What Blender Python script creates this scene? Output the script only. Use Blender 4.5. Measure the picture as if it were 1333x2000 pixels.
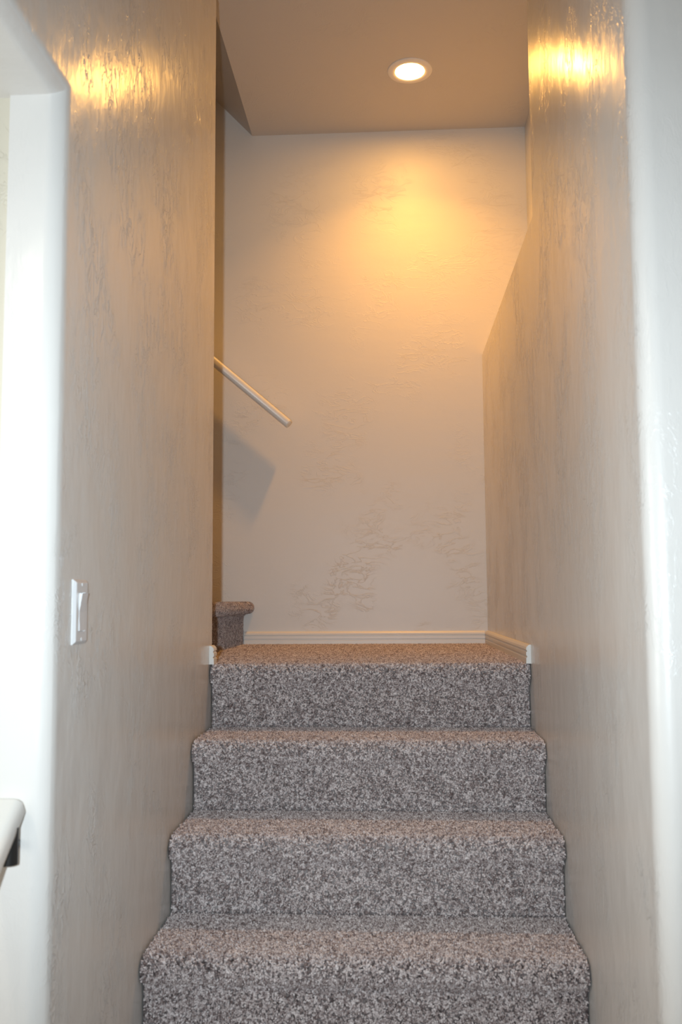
import bpy, bmesh, math, random
from mathutils import Vector, Matrix
import numpy as np

for o in list(bpy.data.objects):
    bpy.data.objects.remove(o, do_unlink=True)
S = bpy.context.scene
C = S.collection

# ---------------------------------------------------------------- camera
F, PITCH, YAW, ROLL = 1816.7, math.radians(5.391), math.radians(3.158), math.radians(-0.361)
CAM = Vector((0.5598, 0.0, 1.1549))
cd = bpy.data.cameras.new('camera')
cam = bpy.data.objects.new('camera', cd)
C.objects.link(cam)
cd.sensor_fit = 'VERTICAL'
cd.sensor_height = 23.5
cd.sensor_width = 15.66
cd.lens = F / 2000 * 23.5
cd.clip_start = 0.02
cy, sy, cp, sp, cr, sr = math.cos(YAW), math.sin(YAW), math.cos(PITCH), math.sin(PITCH), math.cos(ROLL), math.sin(ROLL)
rt = Vector((cy, sy, 0)); fw = Vector((-sy * cp, cy * cp, sp)); up = Vector((sy * sp, -cy * sp, cp))
r2 = cr * rt + sr * up; u2 = cr * up - sr * rt
M = Matrix.Identity(4)
for i in range(3):
    M[i][0], M[i][1], M[i][2], M[i][3] = r2[i], u2[i], -fw[i], CAM[i]
cam.matrix_world = M
cd.dof.use_dof = True
cd.dof.focus_distance = 3.3
cd.dof.aperture_fstop = 3.6
S.camera = cam

# ---------------------------------------------------------------- world, flash, exposure
w = bpy.data.worlds.new('world'); S.world = w; w.use_nodes = True
WORLD = (1.0, 0.95, 0.88); WORLD_K = 0.20              # daylight coming through the open hall behind the camera
w.node_tree.nodes['Background'].inputs[0].default_value = (*WORLD, 1)
w.node_tree.nodes['Background'].inputs[1].default_value = WORLD_K
S.view_settings.view_transform = 'Standard'
S.view_settings.look = 'None'
S.view_settings.gamma = 1
S.view_settings.use_curve_mapping = False
S.view_settings.exposure = 0.0

FLASH_POWER = 150; FLASH_COL = (0.75, 0.89, 1.0)
fl = bpy.data.lights.new('camera_flash', 'SPOT')        # the pop-up flash of the camera held upright: left of the lens
fl.energy = FLASH_POWER
fl.color = FLASH_COL
fl.spot_size = math.radians(96)
fl.spot_blend = 1.0
fl.shadow_soft_size = 0.018
flo = bpy.data.objects.new('camera_flash', fl); C.objects.link(flo)
FM = M.copy(); fp = CAM - 0.105 * r2 + 0.02 * fw + 0.01 * u2
for i in range(3): FM[i][3] = fp[i]
flo.matrix_world = FM
LAMP = 222.0
LAMP_COL = (1.0, 0.49, 0.10)
BEAM = 7.2; BEAM_COL = (1.0, 0.43, 0.06)         # the downward beam of the same lamp's reflector
HALL = 4.5; HALL_COL = (1.0, 0.9, 0.74)            # ceiling light of the hall on the left, outside the frame
SIDE = 25.0; SIDE_COL = (1.0, 0.97, 0.92)          # side fill added from the left to brighten the right stair wall

# ---------------------------------------------------------------- dimensions (metres)
W = 0.9685; RIS = 0.1914; RUN = 0.2529; ZL = 0.962; YN = 2.8235; YB = 4.0898
YR = 2.59; XR = 1.1827; ZS = 2.2442; ZC = 3.2923; XC = -0.0659; YL = 2.8757
YCR = 1.517; YCL = 1.512; ZH = 2.034; XS = -0.0938

def ray(px, py):
    u, v = px - 666.5, py - 1000.0
    return (r2 * u - u2 * v + fw * F).normalized()
def hit(px, py, axis, val):
    d = ray(px, py); t = (val - CAM[axis]) / d[axis]
    return CAM + d * t

# ---------------------------------------------------------------- materials
def newmat(name):
    m = bpy.data.materials.new(name); m.use_nodes = True
    nt = m.node_tree; b = nt.nodes['Principled BSDF']
    return m, nt, b
def N(nt, t, **kw):
    n = nt.nodes.new(t)
    for k, v in kw.items():
        if k in n.inputs: n.inputs[k].default_value = v
        else: setattr(n, k, v)
    return n
def lk(nt, a, b): nt.links.new(a, b)
def math_(nt, op, a, b=None):
    n = N(nt, 'ShaderNodeMath', operation=op)
    for i, v in enumerate((a, b)):
        if v is None: continue
        if isinstance(v, (int, float)): n.inputs[i].default_value = v
        else: lk(nt, v, n.inputs[i])
    return n.outputs[0]

def wall_paint(name, col, rough, streak=(70, 70, 9), sq=(14, 14, 5), amp=1.0, streak_amp=1.0, side=False, thr=(0.45, 0.62)):
    """hand-trowelled plaster under satin paint: fine streaks, soft waves and worm-like ridges"""
    m, nt, b = newmat(name)
    tc = N(nt, 'ShaderNodeTexCoord').outputs['Object']
    def mapped(sc):
        mp = N(nt, 'ShaderNodeMapping'); mp.inputs['Scale'].default_value = sc
        lk(nt, tc, mp.inputs['Vector']); return mp.outputs[0]
    def noise(vec, scale, det=3, rgh=0.5, dist=0.0):
        n = N(nt, 'ShaderNodeTexNoise', Scale=scale, Detail=det, Roughness=rgh, Distortion=dist)
        lk(nt, vec, n.inputs['Vector']); return n.outputs['Fac']
    streaks = noise(mapped(streak), 1.0, 4, 0.6, 0.3)
    waves = noise(mapped((sq[0] * .35, sq[1] * .35, sq[2] * .6)), 1.0, 2)
    # ridges: contour line of a distorted noise
    a = noise(mapped(sq), 1.0, 4, 0.62, 1.2)
    d = math_(nt, 'ABSOLUTE', math_(nt, 'SUBTRACT', a, 0.5))
    rid = N(nt, 'ShaderNodeMapRange'); rid.interpolation_type = 'SMOOTHSTEP'
    lk(nt, d, rid.inputs['Value'])
    for k, v in (('From Min', 0.0), ('From Max', 0.035), ('To Min', 1.0), ('To Max', 0.0)): rid.inputs[k].default_value = v
    patch = N(nt, 'ShaderNodeMapRange'); patch.interpolation_type = 'SMOOTHSTEP'
    lk(nt, noise(mapped((5, 5, 4)), 1.0, 3), patch.inputs['Value'])
    for k, v in (('From Min', thr[0]), ('From Max', thr[1]), ('To Min', 0.0), ('To Max', 1.0)): patch.inputs[k].default_value = v
    ridges = math_(nt, 'MULTIPLY', rid.outputs[0], patch.outputs[0])
    if side:      # the troweller left the walls beside the stair rougher than the flat ends
        ge = N(nt, 'ShaderNodeNewGeometry'); sx = N(nt, 'ShaderNodeSeparateXYZ'); lk(nt, ge.outputs['True Normal'], sx.inputs[0])
        f = math_(nt, 'MULTIPLY_ADD', math_(nt, 'POWER', math_(nt, 'ABSOLUTE', sx.outputs['X']), 12.0), 0.85); f.node.inputs[2].default_value = 0.15
        ridges = math_(nt, 'MULTIPLY', ridges, f)
    h = math_(nt, 'ADD', math_(nt, 'MULTIPLY', streaks, 0.0011 * streak_amp * amp), math_(nt, 'MULTIPLY', waves, 0.0030 * amp))
    h = math_(nt, 'ADD', h, math_(nt, 'MULTIPLY', ridges, (0.0010 if side else 0.0012) * amp))
    bp = N(nt, 'ShaderNodeBump', Strength=1.0, Distance=1.0)
    lk(nt, h, bp.inputs['Height']); lk(nt, bp.outputs[0], b.inputs['Normal'])
    b.inputs['Base Color'].default_value = (*col, 1)
    b.inputs['Roughness'].default_value = rough
    b.inputs['Specular IOR Level'].default_value = 0.5
    return m

PAINT = (0.72, 0.69, 0.645)
M_side = wall_paint('satin_plaster_side', PAINT, 0.25, (70, 70, 22), (32, 32, 12), 1.0, 0.42, True, (0.43, 0.60))
M_back = wall_paint('satin_plaster_back', PAINT, 0.42, (40, 40, 40), (9, 9, 20), 0.5, 0.6, False, (0.47, 0.62))
M_ceil = wall_paint('ceiling_paint', (0.58, 0.54, 0.50), 0.55, (50, 50, 50), (9, 9, 9), 0.4, 0.6)
M_hall = wall_paint('hall_wall_paint', (0.62, 0.57, 0.46), 0.5, (40, 40, 40), (12, 12, 12), 0.6)

def plain(name, col, rough=0.4, metal=0.0, bump=0.0, scale=60):
    m, nt, b = newmat(name)
    b.inputs['Base Color'].default_value = (*col, 1)
    b.inputs['Roughness'].default_value = rough
    b.inputs['Metallic'].default_value = metal
    if bump:
        n = N(nt, 'ShaderNodeTexNoise', Scale=scale, Detail=3)
        tc = N(nt, 'ShaderNodeTexCoord'); lk(nt, tc.outputs['Object'], n.inputs['Vector'])
        bp = N(nt, 'ShaderNodeBump', Strength=0.4, Distance=bump)
        lk(nt, n.outputs['Fac'], bp.inputs['Height']); lk(nt, bp.outputs[0], b.inputs['Normal'])
    return m
M_white = plain('white_gloss_paint', (0.80, 0.78, 0.73), 0.32, bump=0.001)
M_trimp = plain('white_trim_paint', (0.78, 0.75, 0.70), 0.38, bump=0.0006)
M_plastic = plain('white_plastic', (0.72, 0.71, 0.70), 0.28)
M_black = plain('black_metal', (0.014, 0.013, 0.012), 0.35, bump=0.001)
M_ringm = plain('lamp_trim_paint', (0.82, 0.78, 0.72), 0.5)
M_wood = plain('oak_floor', (0.42, 0.33, 0.25), 0.5, bump=0.001)
m, nt, b = newmat('lamp_glow')
b.inputs['Base Color'].default_value = (0.9, 0.85, 0.8, 1)
b.inputs['Emission Color'].default_value = (*LAMP_COL, 1)
b.inputs['Emission Strength'].default_value = LAMP
M_glow = m

def carpet_mat(name, gain=1.05):
    m, nt, b = newmat(name)
    oi = N(nt, 'ShaderNodeObjectInfo')
    g = N(nt, 'ShaderNodeNewGeometry')
    n = N(nt, 'ShaderNodeTexNoise', Scale=95.0, Detail=2.0, Roughness=0.6, Distortion=1.0)
    lk(nt, g.outputs['Position'], n.inputs['Vector'])
    mix = math_(nt, 'ADD', math_(nt, 'MULTIPLY', oi.outputs['Random'], 0.42), math_(nt, 'MULTIPLY', math_(nt, 'SUBTRACT', n.outputs['Fac'], 0.28), 1.45))
    r = N(nt, 'ShaderNodeValToRGB')
    cr_ = r.color_ramp
    cols = [(0.16, (0.140, 0.100, 0.092)), (0.34, (0.255, 0.200, 0.188)), (0.48, (0.41, 0.340, 0.322)),
            (0.62, (0.55, 0.475, 0.455)), (0.85, (0.74, 0.665, 0.64))]
    while len(cr_.elements) < len(cols): cr_.elements.new(0.5)
    for e, (p, c) in zip(cr_.elements, cols):
        e.position = p; e.color = (*[x * gain for x in c], 1)
    lk(nt, mix, r.inputs[0]); lk(nt, r.outputs[0], b.inputs['Base Color'])
    b.inputs['Roughness'].default_value = 0.95
    b.inputs['Specular IOR Level'].default_value = 0.1
    b.inputs['Sheen Weight'].default_value = 0.15
    return m
M_pile = carpet_mat('speckled_carpet_yarn')
M_backing = carpet_mat('carpet_backing', 0.45)

# ---------------------------------------------------------------- mesh helpers
def link(name, bm, mats, parent=None, smooth=True, kind=None, label=None):
    me = bpy.data.meshes.new(name)
    bmesh.ops.recalc_face_normals(bm, faces=bm.faces)
    bm.to_mesh(me); bm.free()
    for m_ in (mats if isinstance(mats, (list, tuple)) else [mats]): me.materials.append(m_)
    o = bpy.data.objects.new(name, me); C.objects.link(o)
    if parent: o.parent = parent; o.matrix_parent_inverse = Matrix.Translation(-parent.location)
    if smooth:
        me.shade_smooth()
        try: me.set_sharp_from_angle(angle=math.radians(38))
        except Exception: pass
    if kind: o['kind'] = kind
    if label: o['label'] = label
    return o
def prism(pts, axis, a, b):
    """closed polygon pts extruded along axis from a to b; pts are the two other coordinates in order"""
    bm = bmesh.new(); rows = []
    for c in (a, b):
        row = []
        for p in pts:
            co = list(p); co.insert(axis, c); row.append(bm.verts.new(co))
        rows.append(row)
    n = len(pts)
    for i in range(n):
        j = (i + 1) % n
        bm.faces.new((rows[0][i], rows[0][j], rows[1][j], rows[1][i]))
    bm.faces.new(rows[0][::-1]); bm.faces.new(rows[1])
    return bm
def box(x0, x1, y0, y1, z0, z1):
    return prism([(y0, z0), (y1, z0), (y1, z1), (y0, z1)], 0, x0, x1)
def bevel(bm, test, r, seg=6):
    es = [e for e in bm.edges if test(e.verts[0].co, e.verts[1].co)]
    bmesh.ops.bevel(bm, geom=es, offset=r, segments=seg, profile=0.5, affect='EDGES')
    return bm
def near(a, b, e=1e-4): return abs(a - b) < e
def empty(name, loc, label, cat, group=None):
    o = bpy.data.objects.new(name, None); C.objects.link(o); o.location = loc; o.empty_display_size = 0.05
    o['label'] = label; o['category'] = cat
    if group: o['group'] = group
    return o
ST = 'structure'

# ---------------------------------------------------------------- the shell
T = 0.097
RB = 0.033
bm = bmesh.new(); NB = 10
rings = []
for k in range(NB + 1):                                   # bullnose running up the jamb and along under the header
    a = math.radians(90 * k / NB); e = RB - RB * math.sin(a); x = -RB + RB * math.cos(a)
    rings.append([bm.verts.new(p) for p in ((x, YCL + e, -0.1), (x, YCL + e, ZH + e), (x, -1.2, ZH + e))])
for a, b_ in zip(rings, rings[1:]):
    for k in (0, 1): bm.faces.new((a[k], a[k + 1], b_[k + 1], b_[k]))
back = [bm.verts.new(p) for p in ((-T, YCL, -0.1), (-T, YCL, ZH), (-T, -1.2, ZH))]
for k in (0, 1): bm.faces.new((rings[-1][k], rings[-1][k + 1], back[k + 1], back[k]))
q = RB * .25                                              # small round on the far end
far = [[bm.verts.new((-q + q * math.cos(t), YL - q + q * math.sin(t), z)) for t in [math.radians(15 * k) for k in range(7)]] for z in (-0.1, ZC)]
fb = [bm.verts.new((-T, YL, -0.1)), bm.verts.new((-T, YL, ZC))]
t0 = bm.verts.new((0, -1.2, ZC)); t1 = bm.verts.new((-T, -1.2, ZC))
c_ = rings[0][1]; tc_ = bm.verts.new((0, YCL + RB, ZC)); tb_ = bm.verts.new((-T, YCL, ZC))
bm.faces.new((rings[0][0], far[0][0], far[1][0], tc_, c_))
bm.faces.new((c_, tc_, t0, rings[0][2]))
for k in range(6): bm.faces.new((far[0][k], far[0][k + 1], far[1][k + 1], far[1][k]))
bm.faces.new((far[0][6], fb[0], fb[1], far[1][6]))
bm.faces.new((fb[0], back[0], back[1], tb_, fb[1])); bm.faces.new((back[1], back[2], t1, tb_))
bm.faces.new([tc_] + far[1][:] + [fb[1], tb_, t1, t0])
bm.faces.new([r[0] for r in rings] + [back[0], fb[0]] + far[0][::-1])
bm.faces.new([r[2] for r in rings] + [back[2], t1, t0])
link('wall_left', bm, M_side, kind=ST)

bm = prism([(YCR, -0.1), (YB, -0.1), (YB, ZS), (YR, ZS), (YR, ZC), (YCR, ZC)], 0, W, 1.75)
bevel(bm, lambda p, q: near(p.x, W) and near(q.x, W) and near(p.y, YCR) and near(q.y, YCR), 0.036, 8)
bevel(bm, lambda p, q: near(p.x, W) and near(q.x, W) and p.y > YR - .01 and q.y > YR - .01 and not (near(p.y, YB) and near(q.y, YB)) and not (near(p.z, -.1) and near(q.z, -.1)), 0.008, 3)
link('wall_right', bm, M_side, kind=ST)
link('wall_recess', box(XR, XR + .1, YR, YB, ZS, ZC), M_side, kind=ST, smooth=False)
link('wall_back', box(-2.3, 1.75, YB, YB + .12, -0.1, 5.4), M_back, kind=ST, smooth=False)
link('wall_flight', box(-2.3, -T, YL - .11, YL, -0.1, 5.4), M_side, kind=ST, smooth=False)
link('wall_end', box(-2.42, -2.3, YL - .11, YB + .12, -0.1, 5.4), M_side, kind=ST, smooth=False)
link('wall_hall', box(-2.0, -T, YCL + .008, YCL + .1, -0.1, ZH), M_hall, kind=ST, smooth=False)
link('ceiling', box(XC, 1.75, -1.2, YB, ZC, ZC + .12), M_ceil, kind=ST, smooth=False)
sl = 1.04
bm = bmesh.new()
pts = [(XC, ZC), (-2.3, ZC + (XC + 2.3) * sl), (-2.3, ZC + (XC + 2.3) * sl + .15), (XC, ZC + .15)]
rows = [[bm.verts.new((x, y, z)) for x, z in pts] for y in (YL, YB)]
for i in range(4):
    j = (i + 1) % 4; bm.faces.new((rows[0][i], rows[0][j], rows[1][j], rows[1][i]))
bm.faces.new(rows[0]); bm.faces.new(rows[1][::-1])
link('ceiling_slope', bm, M_ceil, kind=ST, smooth=False)
link('ceiling_hall', box(-2.0, -T, -1.2, YCL + .1, ZH, ZH + .12), M_side, kind=ST, smooth=False)
link('floor', box(-2.0, 1.75, -1.2, YN - 4 * RUN + .03, -0.1, 0.0), M_wood, kind=ST, smooth=False)

# baseboards: moulded strip with a sloped top and shallow grooves
def base_profile(h=0.056, t=0.014):
    return [(0, 0), (t, 0), (t, h * .30), (t * .80, h * .34), (t * .80, h * .40), (t, h * .44), (t, h * .60), (t * .80, h * .64),
            (t * .80, h * .70), (t, h * .74), (t * .92, h * .86), (t * .55, h * .97), (t * .3, h), (0, h)]
bp_ = base_profile()
bm = prism([(YB - a, ZL + b) for a, b in bp_], 0, XS, W - .014)
link('baseboard_back', bm, M_trimp, kind=ST, smooth=False)
def base_y(x0, sgn, y0, y1, name):
    bm = bmesh.new(); rows = [[bm.verts.new((x0 + sgn * a, y, ZL + b)) for a, b in bp_] for y in (y0, y1)]
    n = len(bp_)
    for i in range(n):
        j = (i + 1) % n; bm.faces.new((rows[0][i], rows[0][j], rows[1][j], rows[1][i]))
    bm.faces.new(rows[0]); bm.faces.new(rows[1][::-1])
    return link(name, bm, M_trimp, kind=ST, smooth=False)
base_y(W, -1, YN + .004, YB, 'baseboard_right')
base_y(0.0, 1, YN + .004, YL, 'baseboard_left')

# ---------------------------------------------------------------- carpeted staircase
def step_profile(yn, z, back, over=0.034):
    """exposed carpet line (y,z) from foot of the riser, over the nosing, to the back of the tread"""
    yr = yn + over; R_ = 0.031
    P = [(yr, z - RIS)]
    P += [(yr, z - RIS + 0.05), (yr, z - 0.085), (yr - .003, z - 0.070), (yr - 0.009, z - 0.0625)]
    cyy, czz = yn + R_, z - R_
    for k in range(11):
        a = math.radians(-112 - k * (158 / 10))          # round the front
        P.append((cyy + R_ * math.cos(a), czz + R_ * math.sin(a)))
    P[-1] = (cyy, z)
    P += [(cyy + (back - cyy) * .5, z), (back, z)]
    return P
rnd = random.Random(4)
# tuft prototypes: short curled yarn ends
tufts = bpy.data.collections.new('yarn_ends')
for v in range(5):
    bm = bmesh.new(); seg = 4; ns = 5; L = 0.0085; r0 = 0.0021
    bend = rnd.uniform(.001, .004); tw = rnd.uniform(0, 6.28); prev = None
    for i in range(seg + 1):
        f = i / seg; c = Vector((bend * f * f * math.cos(tw) + .0006 * math.sin(5 * f + v), bend * f * f * math.sin(tw), L * f - .001))
        rr = r0 * (0.75 + 0.55 * math.sin(math.pi * min(1, f * .9 + .05))) * (0.55 if i == seg else 1)
        row = [bm.verts.new(c + Vector((rr * math.cos(6.283 * k / ns + f * 1.2), rr * math.sin(6.283 * k / ns + f * 1.2), 0))) for k in range(ns)]
        if prev:
            for k in range(ns): bm.faces.new((prev[k], prev[(k + 1) % ns], row[(k + 1) % ns], row[k]))
        prev = row
    bm.faces.new(prev)
    me = bpy.data.meshes.new('yarn_end'); bm.to_mesh(me); bm.free(); me.shade_smooth(); me.materials.append(M_pile)
    tufts.objects.link(bpy.data.objects.new('yarn_end', me))
ng = bpy.data.node_groups.new('carpet_pile', 'GeometryNodeTree')
ng.interface.new_socket('Geometry', in_out='INPUT', socket_type='NodeSocketGeometry')
ng.interface.new_socket('Geometry', in_out='OUTPUT', socket_type='NodeSocketGeometry')
gi = ng.nodes.new('NodeGroupInput'); go = ng.nodes.new('NodeGroupOutput')
dp = ng.nodes.new('GeometryNodeDistributePointsOnFaces'); dp.inputs['Density'].default_value = 88000
ci = ng.nodes.new('GeometryNodeCollectionInfo'); ci.inputs['Collection'].default_value = tufts
ci.inputs['Separate Children'].default_value = True; ci.inputs['Reset Children'].default_value = True
ip = ng.nodes.new('GeometryNodeInstanceOnPoints'); ip.inputs['Pick Instance'].default_value = True
rv = ng.nodes.new('FunctionNodeRandomValue'); rv.data_type = 'FLOAT_VECTOR'
rv.inputs[0].default_value = (-.62, -.62, -3.14); rv.inputs[1].default_value = (.62, .62, 3.14)
ri = ng.nodes.new('GeometryNodeRotateInstances'); ri.inputs['Local Space'].default_value = True
rs_ = ng.nodes.new('FunctionNodeRandomValue'); rs_.data_type = 'FLOAT'
rs_.inputs[2].default_value = .75; rs_.inputs[3].default_value = 1.15
jg = ng.nodes.new('GeometryNodeJoinGeometry')
L_ = ng.links.new
L_(gi.outputs[0], dp.inputs['Mesh']); L_(dp.outputs['Points'], ip.inputs['Points']); L_(dp.outputs['Rotation'], ip.inputs['Rotation'])
L_(ci.outputs[0], ip.inputs['Instance']); L_(rs_.outputs[1], ip.inputs['Scale']); L_(ip.outputs[0], ri.inputs['Instances'])
L_(rv.outputs[0], ri.inputs['Rotation']); L_(ri.outputs[0], jg.inputs[0]); L_(gi.outputs[0], jg.inputs[0]); L_(jg.outputs[0], go.inputs[0])

PILE = 0.006      # the yarn stands this far proud, so the backing sits that much lower
def offset_profile(P, d):
    out = []
    for i, p in enumerate(P):
        a = Vector(P[max(0, i - 1)]); b_ = Vector(P[min(len(P) - 1, i + 1)])
        t = (b_ - a).normalized(); n = Vector((t.y, -t.x))      # to the inside (under the surface)
        out.append((p[0] + n.x * d, p[1] + n.y * d))
    return out
def carpet_step(P, x0, x1, root, name, swap=None, bottom=None, label=None, tail=0.0):
    """solid step + pile. swap maps (x,y,z) for the turned flight"""
    Pi = offset_profile(P, PILE)
    mp = swap or (lambda x, y, z: (x, y, z))
    zb = P[0][1] if bottom is None else bottom
    poly = [(Pi[0][0], zb)] + Pi[1:-1] + [(P[-1][0] + tail, Pi[-1][1]), (P[-1][0] + tail, zb)]
    bm = bmesh.new(); rows = [[bm.verts.new(mp(x, y, z)) for y, z in poly] for x in (x0, x1)]
    n = len(poly)
    for i in range(n):
        j = (i + 1) % n; bm.faces.new((rows[0][i], rows[0][j], rows[1][j], rows[1][i]))
    bm.faces.new(rows[0]); bm.faces.new(rows[1][::-1])
    st = link(name, bm, M_backing, root, label=label)
    bm = bmesh.new(); e = 0.004; prof = offset_profile(P, PILE - .0006)
    prof[0] = (prof[0][0], P[0][1] + .003); prof[-1] = (P[-1][0] - .003, prof[-1][1])
    nx = 6
    rows = [[bm.verts.new(mp(x0 + e + (x1 - x0 - 2 * e) * k / nx, y, z)) for y, z in prof] for k in range(nx + 1)]
    flip = swap is not None
    for k in range(nx):
        for i in range(len(prof) - 1):
            f = (rows[k][i], rows[k + 1][i], rows[k + 1][i + 1], rows[k][i + 1])
            bm.faces.new(f[::-1] if flip else f)
    me = bpy.data.meshes.new('carpet_pile'); bm.to_mesh(me); bm.free(); me.materials.append(M_backing)
    o = bpy.data.objects.new('carpet_pile', me); C.objects.link(o); o.parent = st
    o['kind'] = 'stuff'
    md = o.modifiers.new('pile', 'NODES'); md.node_group = ng
    return st
stairs = empty('staircase', (0, 0, 0), 'straight staircase covered in speckled grey-brown carpet, rising to a landing and turning left', 'staircase')
G = 0.002
for k in range(5):
    yn = YN - k * RUN; z = ZL - k * RIS
    back = YB - 0.002 if k == 0 else YN - (k - 1) * RUN + 0.034 - .001 + PILE
    carpet_step(step_profile(yn, z, back), G, W - G, stairs, 'landing' if k == 0 else 'step',
                label='carpeted landing platform at the top of the flight' if k == 0 else None, bottom=z - RIS - .012, tail=0.02 if k else 0)
# the landing runs on past the end of the left wall to the foot of the turned flight
carpet_step([(YL + G, ZL - .1), (YL + G + .0001, ZL), (YL + G + .3, ZL), (YB - .002, ZL)], XS - .03, G, stairs, 'landing', bottom=ZL - .15)
# turned flight behind the left wall: its first steps rise to the left
for k in range(3):
    z = ZL + (k + 1) * RIS
    xs = XS - k * RUN + 0.048          # nosing front
    P = step_profile(0, z, RUN + .045, 0.048)
    carpet_step(P, YL + G, YB - G, stairs, 'upper_step', swap=lambda x, y, zz, xs=xs: (xs - y, x, zz))

# ---------------------------------------------------------------- handrails
def rail_section(w_, h_, r_, n=5):
    pts = []
    for cx_, cz_, a0 in ((w_ / 2 - r_, h_ / 2 - r_, 0), (-w_ / 2 + r_, h_ / 2 - r_, 90), (-w_ / 2 + r_, -h_ / 2 + r_, 180), (w_ / 2 - r_, -h_ / 2 + r_, 270)):
        for k in range(n + 1):
            a = math.radians(a0 + 90 * k / n); pts.append((cx_ + r_ * math.cos(a), cz_ + r_ * math.sin(a)))
    return pts
def rail(A, B, side, w_, h_, r_, name, parent, endr=0.004):
    """bar from A (visible end) to B; side = unit vector across the width"""
    d = (B - A).normalized(); n = d.cross(side).normalized()
    if n.z < 0: n = -n
    sec = rail_section(w_, h_, r_)
    bm = bmesh.new(); rows = []
    L = (B - A).length
    for t, s in ((0, 1 - 2 * endr / h_), (endr * .4, 1 - .7 * endr / h_), (endr, 1), (L - endr, 1), (L, 1 - 2 * endr / h_)):
        rows.append([bm.verts.new(A + d * t + side * (a * (1 - (1 - s) * h_ / w_)) + n * (b_ * s)) for a, b_ in sec])
    m_ = len(sec)
    for r0_, r1_ in zip(rows, rows[1:]):
        for i in range(m_):
            j = (i + 1) % m_; bm.faces.new((r0_[i], r0_[j], r1_[j], r1_[i]))
    bm.faces.new(rows[0][::-1]); bm.faces.new(rows[-1])
    return link(name, bm, M_white, parent)
def tube(path, r_, ns=12):
    bm = bmesh.new(); prev = None
    P = [Vector(p) for p in path]
    for i, p in enumerate(P):
        t = (P[min(i + 1, len(P) - 1)] - P[max(i - 1, 0)]).normalized()
        a = t.orthogonal().normalized() if prev is None else (pa - t * pa.dot(t)).normalized()
        pa = a; b_ = t.cross(a)
        row = [bm.verts.new(p + (a * math.cos(6.2832 * k / ns) + b_ * math.sin(6.2832 * k / ns)) * r_) for k in range(ns)]
        if prev:
            for k in range(ns): bm.faces.new((prev[k], prev[(k + 1) % ns], row[(k + 1) % ns], row[k]))
        else: bm.faces.new(row[::-1])
        prev = row
    bm.faces.new(prev)
    return bm

RW = 0.060; RO = 0.088         # rail width, axis distance from the wall
A = hit(565, 829, 1, YB - RO); B0 = hit(433, 719, 1, YB - RO)
d = (B0 - A).normalized(); B = A + d * 1.7
hr = empty('handrail', (A.x, YB, A.z), 'white sloping handrail on the back wall above the landing, rising to the left', 'handrail')
rail(A, B, Vector((0, 1, 0)), RW, 0.036, 0.014, 'rail', hr)
for s in (0.52, 1.5):
    P = A + d * s
    link('bracket', tube([(P.x, YB, P.z - .07), (P.x, YB - .05, P.z - .07), (P.x, YB - .078, P.z - .055), (P.x, YB - RO, P.z - .015)], 0.006), M_black, hr)

# lower left rail, beside the jamb, descending towards the viewer
yA = YCL - 0.012
A2 = hit(52, 1562, 1, yA)
A2 = Vector((A2.x - 0.032, yA, A2.z - 0.006))
dirn = Vector((0, -1, -0.757)).normalized()
hr2 = empty('handrail', (A2.x, YCL, A2.z), 'thick white handrail end beside the left jamb, sloping down towards the viewer', 'handrail')
rail(A2, A2 + dirn * 0.85, Vector((1, 0, 0)), 0.064, 0.040, 0.015, 'rail', hr2, 0.010)
by = yA - .032; bp0 = hit(16, 1688, 1, by)
bx, bz = bp0.x, bp0.z
bm = tube([(bx, by, bz), (bx, by, bz + .0012), (bx, by, A2.z - .03)], 0.0150, 20)
br = link('bracket', bm, M_black, hr2, label='black metal bracket under the rail end')
link('wall_rose', tube([(bx - .006, YCL + .006, bz + .022), (bx - .006, YCL - .004, bz + .022), (bx - .002, by + .01, bz + .022)], 0.007, 14), M_black, br)

# ---------------------------------------------------------------- light switch on the left wall
ys0, zs0 = 1.601, 1.0793; PW, PH = 0.070, 0.1143
sw = empty('light_switch', (0, ys0 + PW / 2, zs0 + PH / 2), 'white rocker light switch with rectangular plate on the left stairwell wall', 'light switch')
yc, zc_ = ys0 + PW / 2, zs0 + PH / 2
bm = bmesh.new()
def ring(x, hw, hh): return [bm.verts.new((x, yc + a * hw, zc_ + b_ * hh)) for a, b_ in ((-1, -1), (1, -1), (1, 1), (-1, 1))]
R = [ring(0, PW / 2, PH / 2), ring(.0012, PW / 2, PH / 2), ring(.0060, PW / 2 - .005, PH / 2 - .005), ring(.0066, PW / 2 - .0065, PH / 2 - .0065), ring(.0066, .0172, .0342), ring(.002, .0172, .0342)]
for a, b_ in zip(R, R[1:]):
    for i in range(4): bm.faces.new((a[i], a[(i + 1) % 4], b_[(i + 1) % 4], b_[i]))
bm.faces.new(R[0][::-1]); bm.faces.new(R[-1])
link('wall_plate', bm, M_plastic, sw, smooth=False)
# rocker paddle: dished, pushed out at the top
prof = [(.003, -.0330), (.0085, -.0330), (.0080, -.0310), (.0072, .0), (.0120, .0310), (.0125, .0330), (.003, .0330)]
bm = bmesh.new(); rows = [[bm.verts.new((x, yc + s * .0158, zc_ + z)) for x, z in prof] for s in (-1, 1)]
for i in range(len(prof)):
    j = (i + 1) % len(prof); bm.faces.new((rows[0][i], rows[0][j], rows[1][j], rows[1][i]))
bm.faces.new(rows[0]); bm.faces.new(rows[1][::-1])
link('rocker', bm, M_plastic, sw, smooth=False)
for s in (-1, 1):
    link('screw', tube([(.005, yc, zc_ + s * .0485), (.0072, yc, zc_ + s * .0485), (.0076, yc, zc_ + s * .0485)], .0030, 12), M_plastic, sw)

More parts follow.
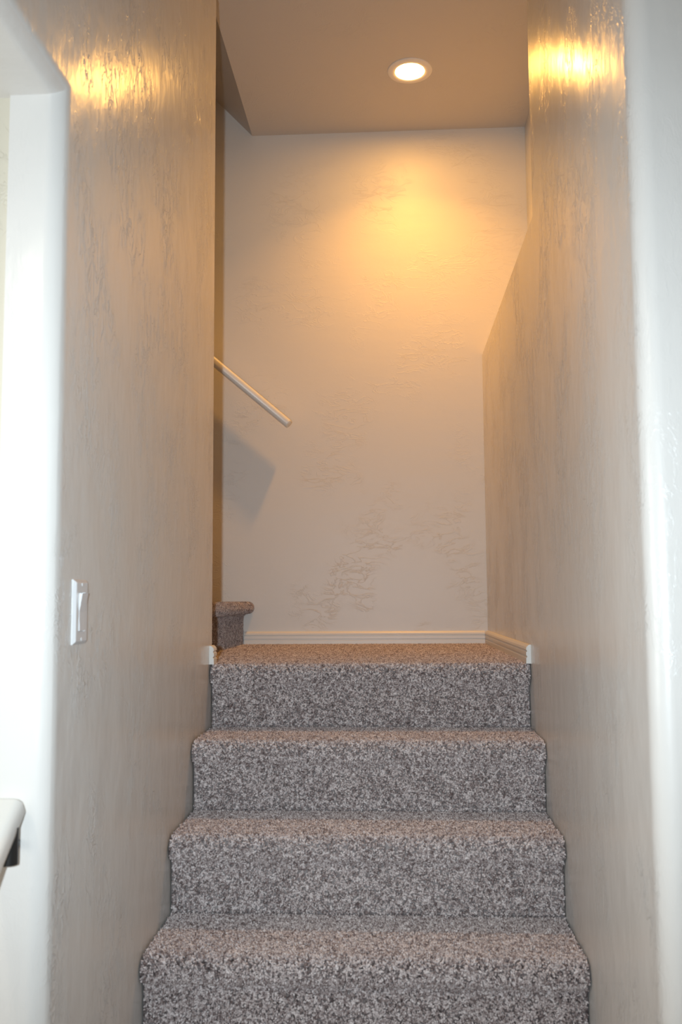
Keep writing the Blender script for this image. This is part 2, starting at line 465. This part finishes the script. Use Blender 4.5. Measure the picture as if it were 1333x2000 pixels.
# ---------------------------------------------------------------- recessed ceiling light
lp = hit(801, 138, 2, ZC)
light = empty('ceiling_light', (lp.x, lp.y, ZC), 'round recessed ceiling light with glowing warm lens above the landing', 'ceiling light')
bm = bmesh.new(); n = 48; prof = [(.091, 0), (.090, -.003), (.084, -.006), (.070, -.007), (.060, -.005), (.0575, -.0005)]
rows = [[bm.verts.new((lp.x + r_ * math.cos(6.2832 * k / n), lp.y + r_ * math.sin(6.2832 * k / n), ZC + z)) for k in range(n)] for r_, z in prof]
for a, b_ in zip(rows, rows[1:]):
    for k in range(n): bm.faces.new((a[k], a[(k + 1) % n], b_[(k + 1) % n], b_[k]))
link('trim_ring', bm, M_ringm, light)
bm = bmesh.new(); prof = [(.0575, -.002), (.045, -.0045), (.025, -.006), (.006, -.0065)]
rows = [[bm.verts.new((lp.x + r_ * math.cos(6.2832 * k / n), lp.y + r_ * math.sin(6.2832 * k / n), ZC + z)) for k in range(n)] for r_, z in prof]
for a, b_ in zip(rows, rows[1:]):
    for k in range(n): bm.faces.new((a[k], a[(k + 1) % n], b_[(k + 1) % n], b_[k]))
bm.faces.new(rows[-1])
link('lens', bm, M_glow, light, label='glowing white lens')

ld = bpy.data.lights.new('lamp_beam', 'AREA'); ld.shape = 'DISK'; ld.size = 0.10; ld.energy = BEAM; ld.color = BEAM_COL
ld.spread = math.radians(120)
lo = bpy.data.objects.new('lamp_beam', ld); C.objects.link(lo); lo.location = (lp.x, lp.y, ZC - .0085)
ld = bpy.data.lights.new('hall_lamp', 'AREA'); ld.shape = 'DISK'; ld.size = 0.10; ld.energy = HALL; ld.color = HALL_COL
lo = bpy.data.objects.new('hall_lamp', ld); C.objects.link(lo); lo.location = (-0.36, 0.50, ZH - .012)
# the hall's unseen left wall; its window is added to carry the side fill
WX = -2.0; wy0, wy1, wz0, wz1 = -0.10, 1.10, 0.75, 1.85
bm = bmesh.new()
oy = [(-1.2, -0.1), (YCL + .1, -0.1), (YCL + .1, ZH), (-1.2, ZH)]; iy = [(wy0, wz0), (wy1, wz0), (wy1, wz1), (wy0, wz1)]
R_ = {}
for k, x in enumerate((WX, WX - .12)):
    R_[k] = [[bm.verts.new((x, a, b_)) for a, b_ in q] for q in (oy, iy)]
for k in (0, 1):
    for i in range(4):
        j = (i + 1) % 4; bm.faces.new((R_[k][0][i], R_[k][0][j], R_[k][1][j], R_[k][1][i]))
for q in (0, 1):
    for i in range(4):
        j = (i + 1) % 4; bm.faces.new((R_[0][q][i], R_[0][q][j], R_[1][q][j], R_[1][q][i]))
link('wall_hall_left', bm, M_hall, kind=ST, smooth=False)
bm = bmesh.new()
for a0, a1, b0, b1 in ((wy0, wy1, wz0, wz0 + .04), (wy0, wy1, wz1 - .04, wz1), (wy0, wy0 + .04, wz0 + .04, wz1 - .04), (wy1 - .04, wy1, wz0 + .04, wz1 - .04),
                       (wy0 + .04, wy1 - .04, (wz0 + wz1) / 2 - .015, (wz0 + wz1) / 2 + .015)):
    b2 = box(WX - .09, WX - .05, a0, a1, b0, b1); me = bpy.data.meshes.new('t'); b2.to_mesh(me); b2.free(); bm.from_mesh(me)
link('window_added', bm, M_trimp, kind=ST, smooth=False)
ld = bpy.data.lights.new('window_side_fill', 'AREA'); ld.shape = 'RECTANGLE'; ld.size = 1.2; ld.size_y = 1.1; ld.energy = SIDE; ld.color = SIDE_COL  # added fill light, set behind the unseen window opening
lo = bpy.data.objects.new('window_side_fill', ld); C.objects.link(lo); lo.location = (WX - .14, (wy0 + wy1) / 2, (wz0 + wz1) / 2)
lo.rotation_euler = (0, math.radians(-90), 0)
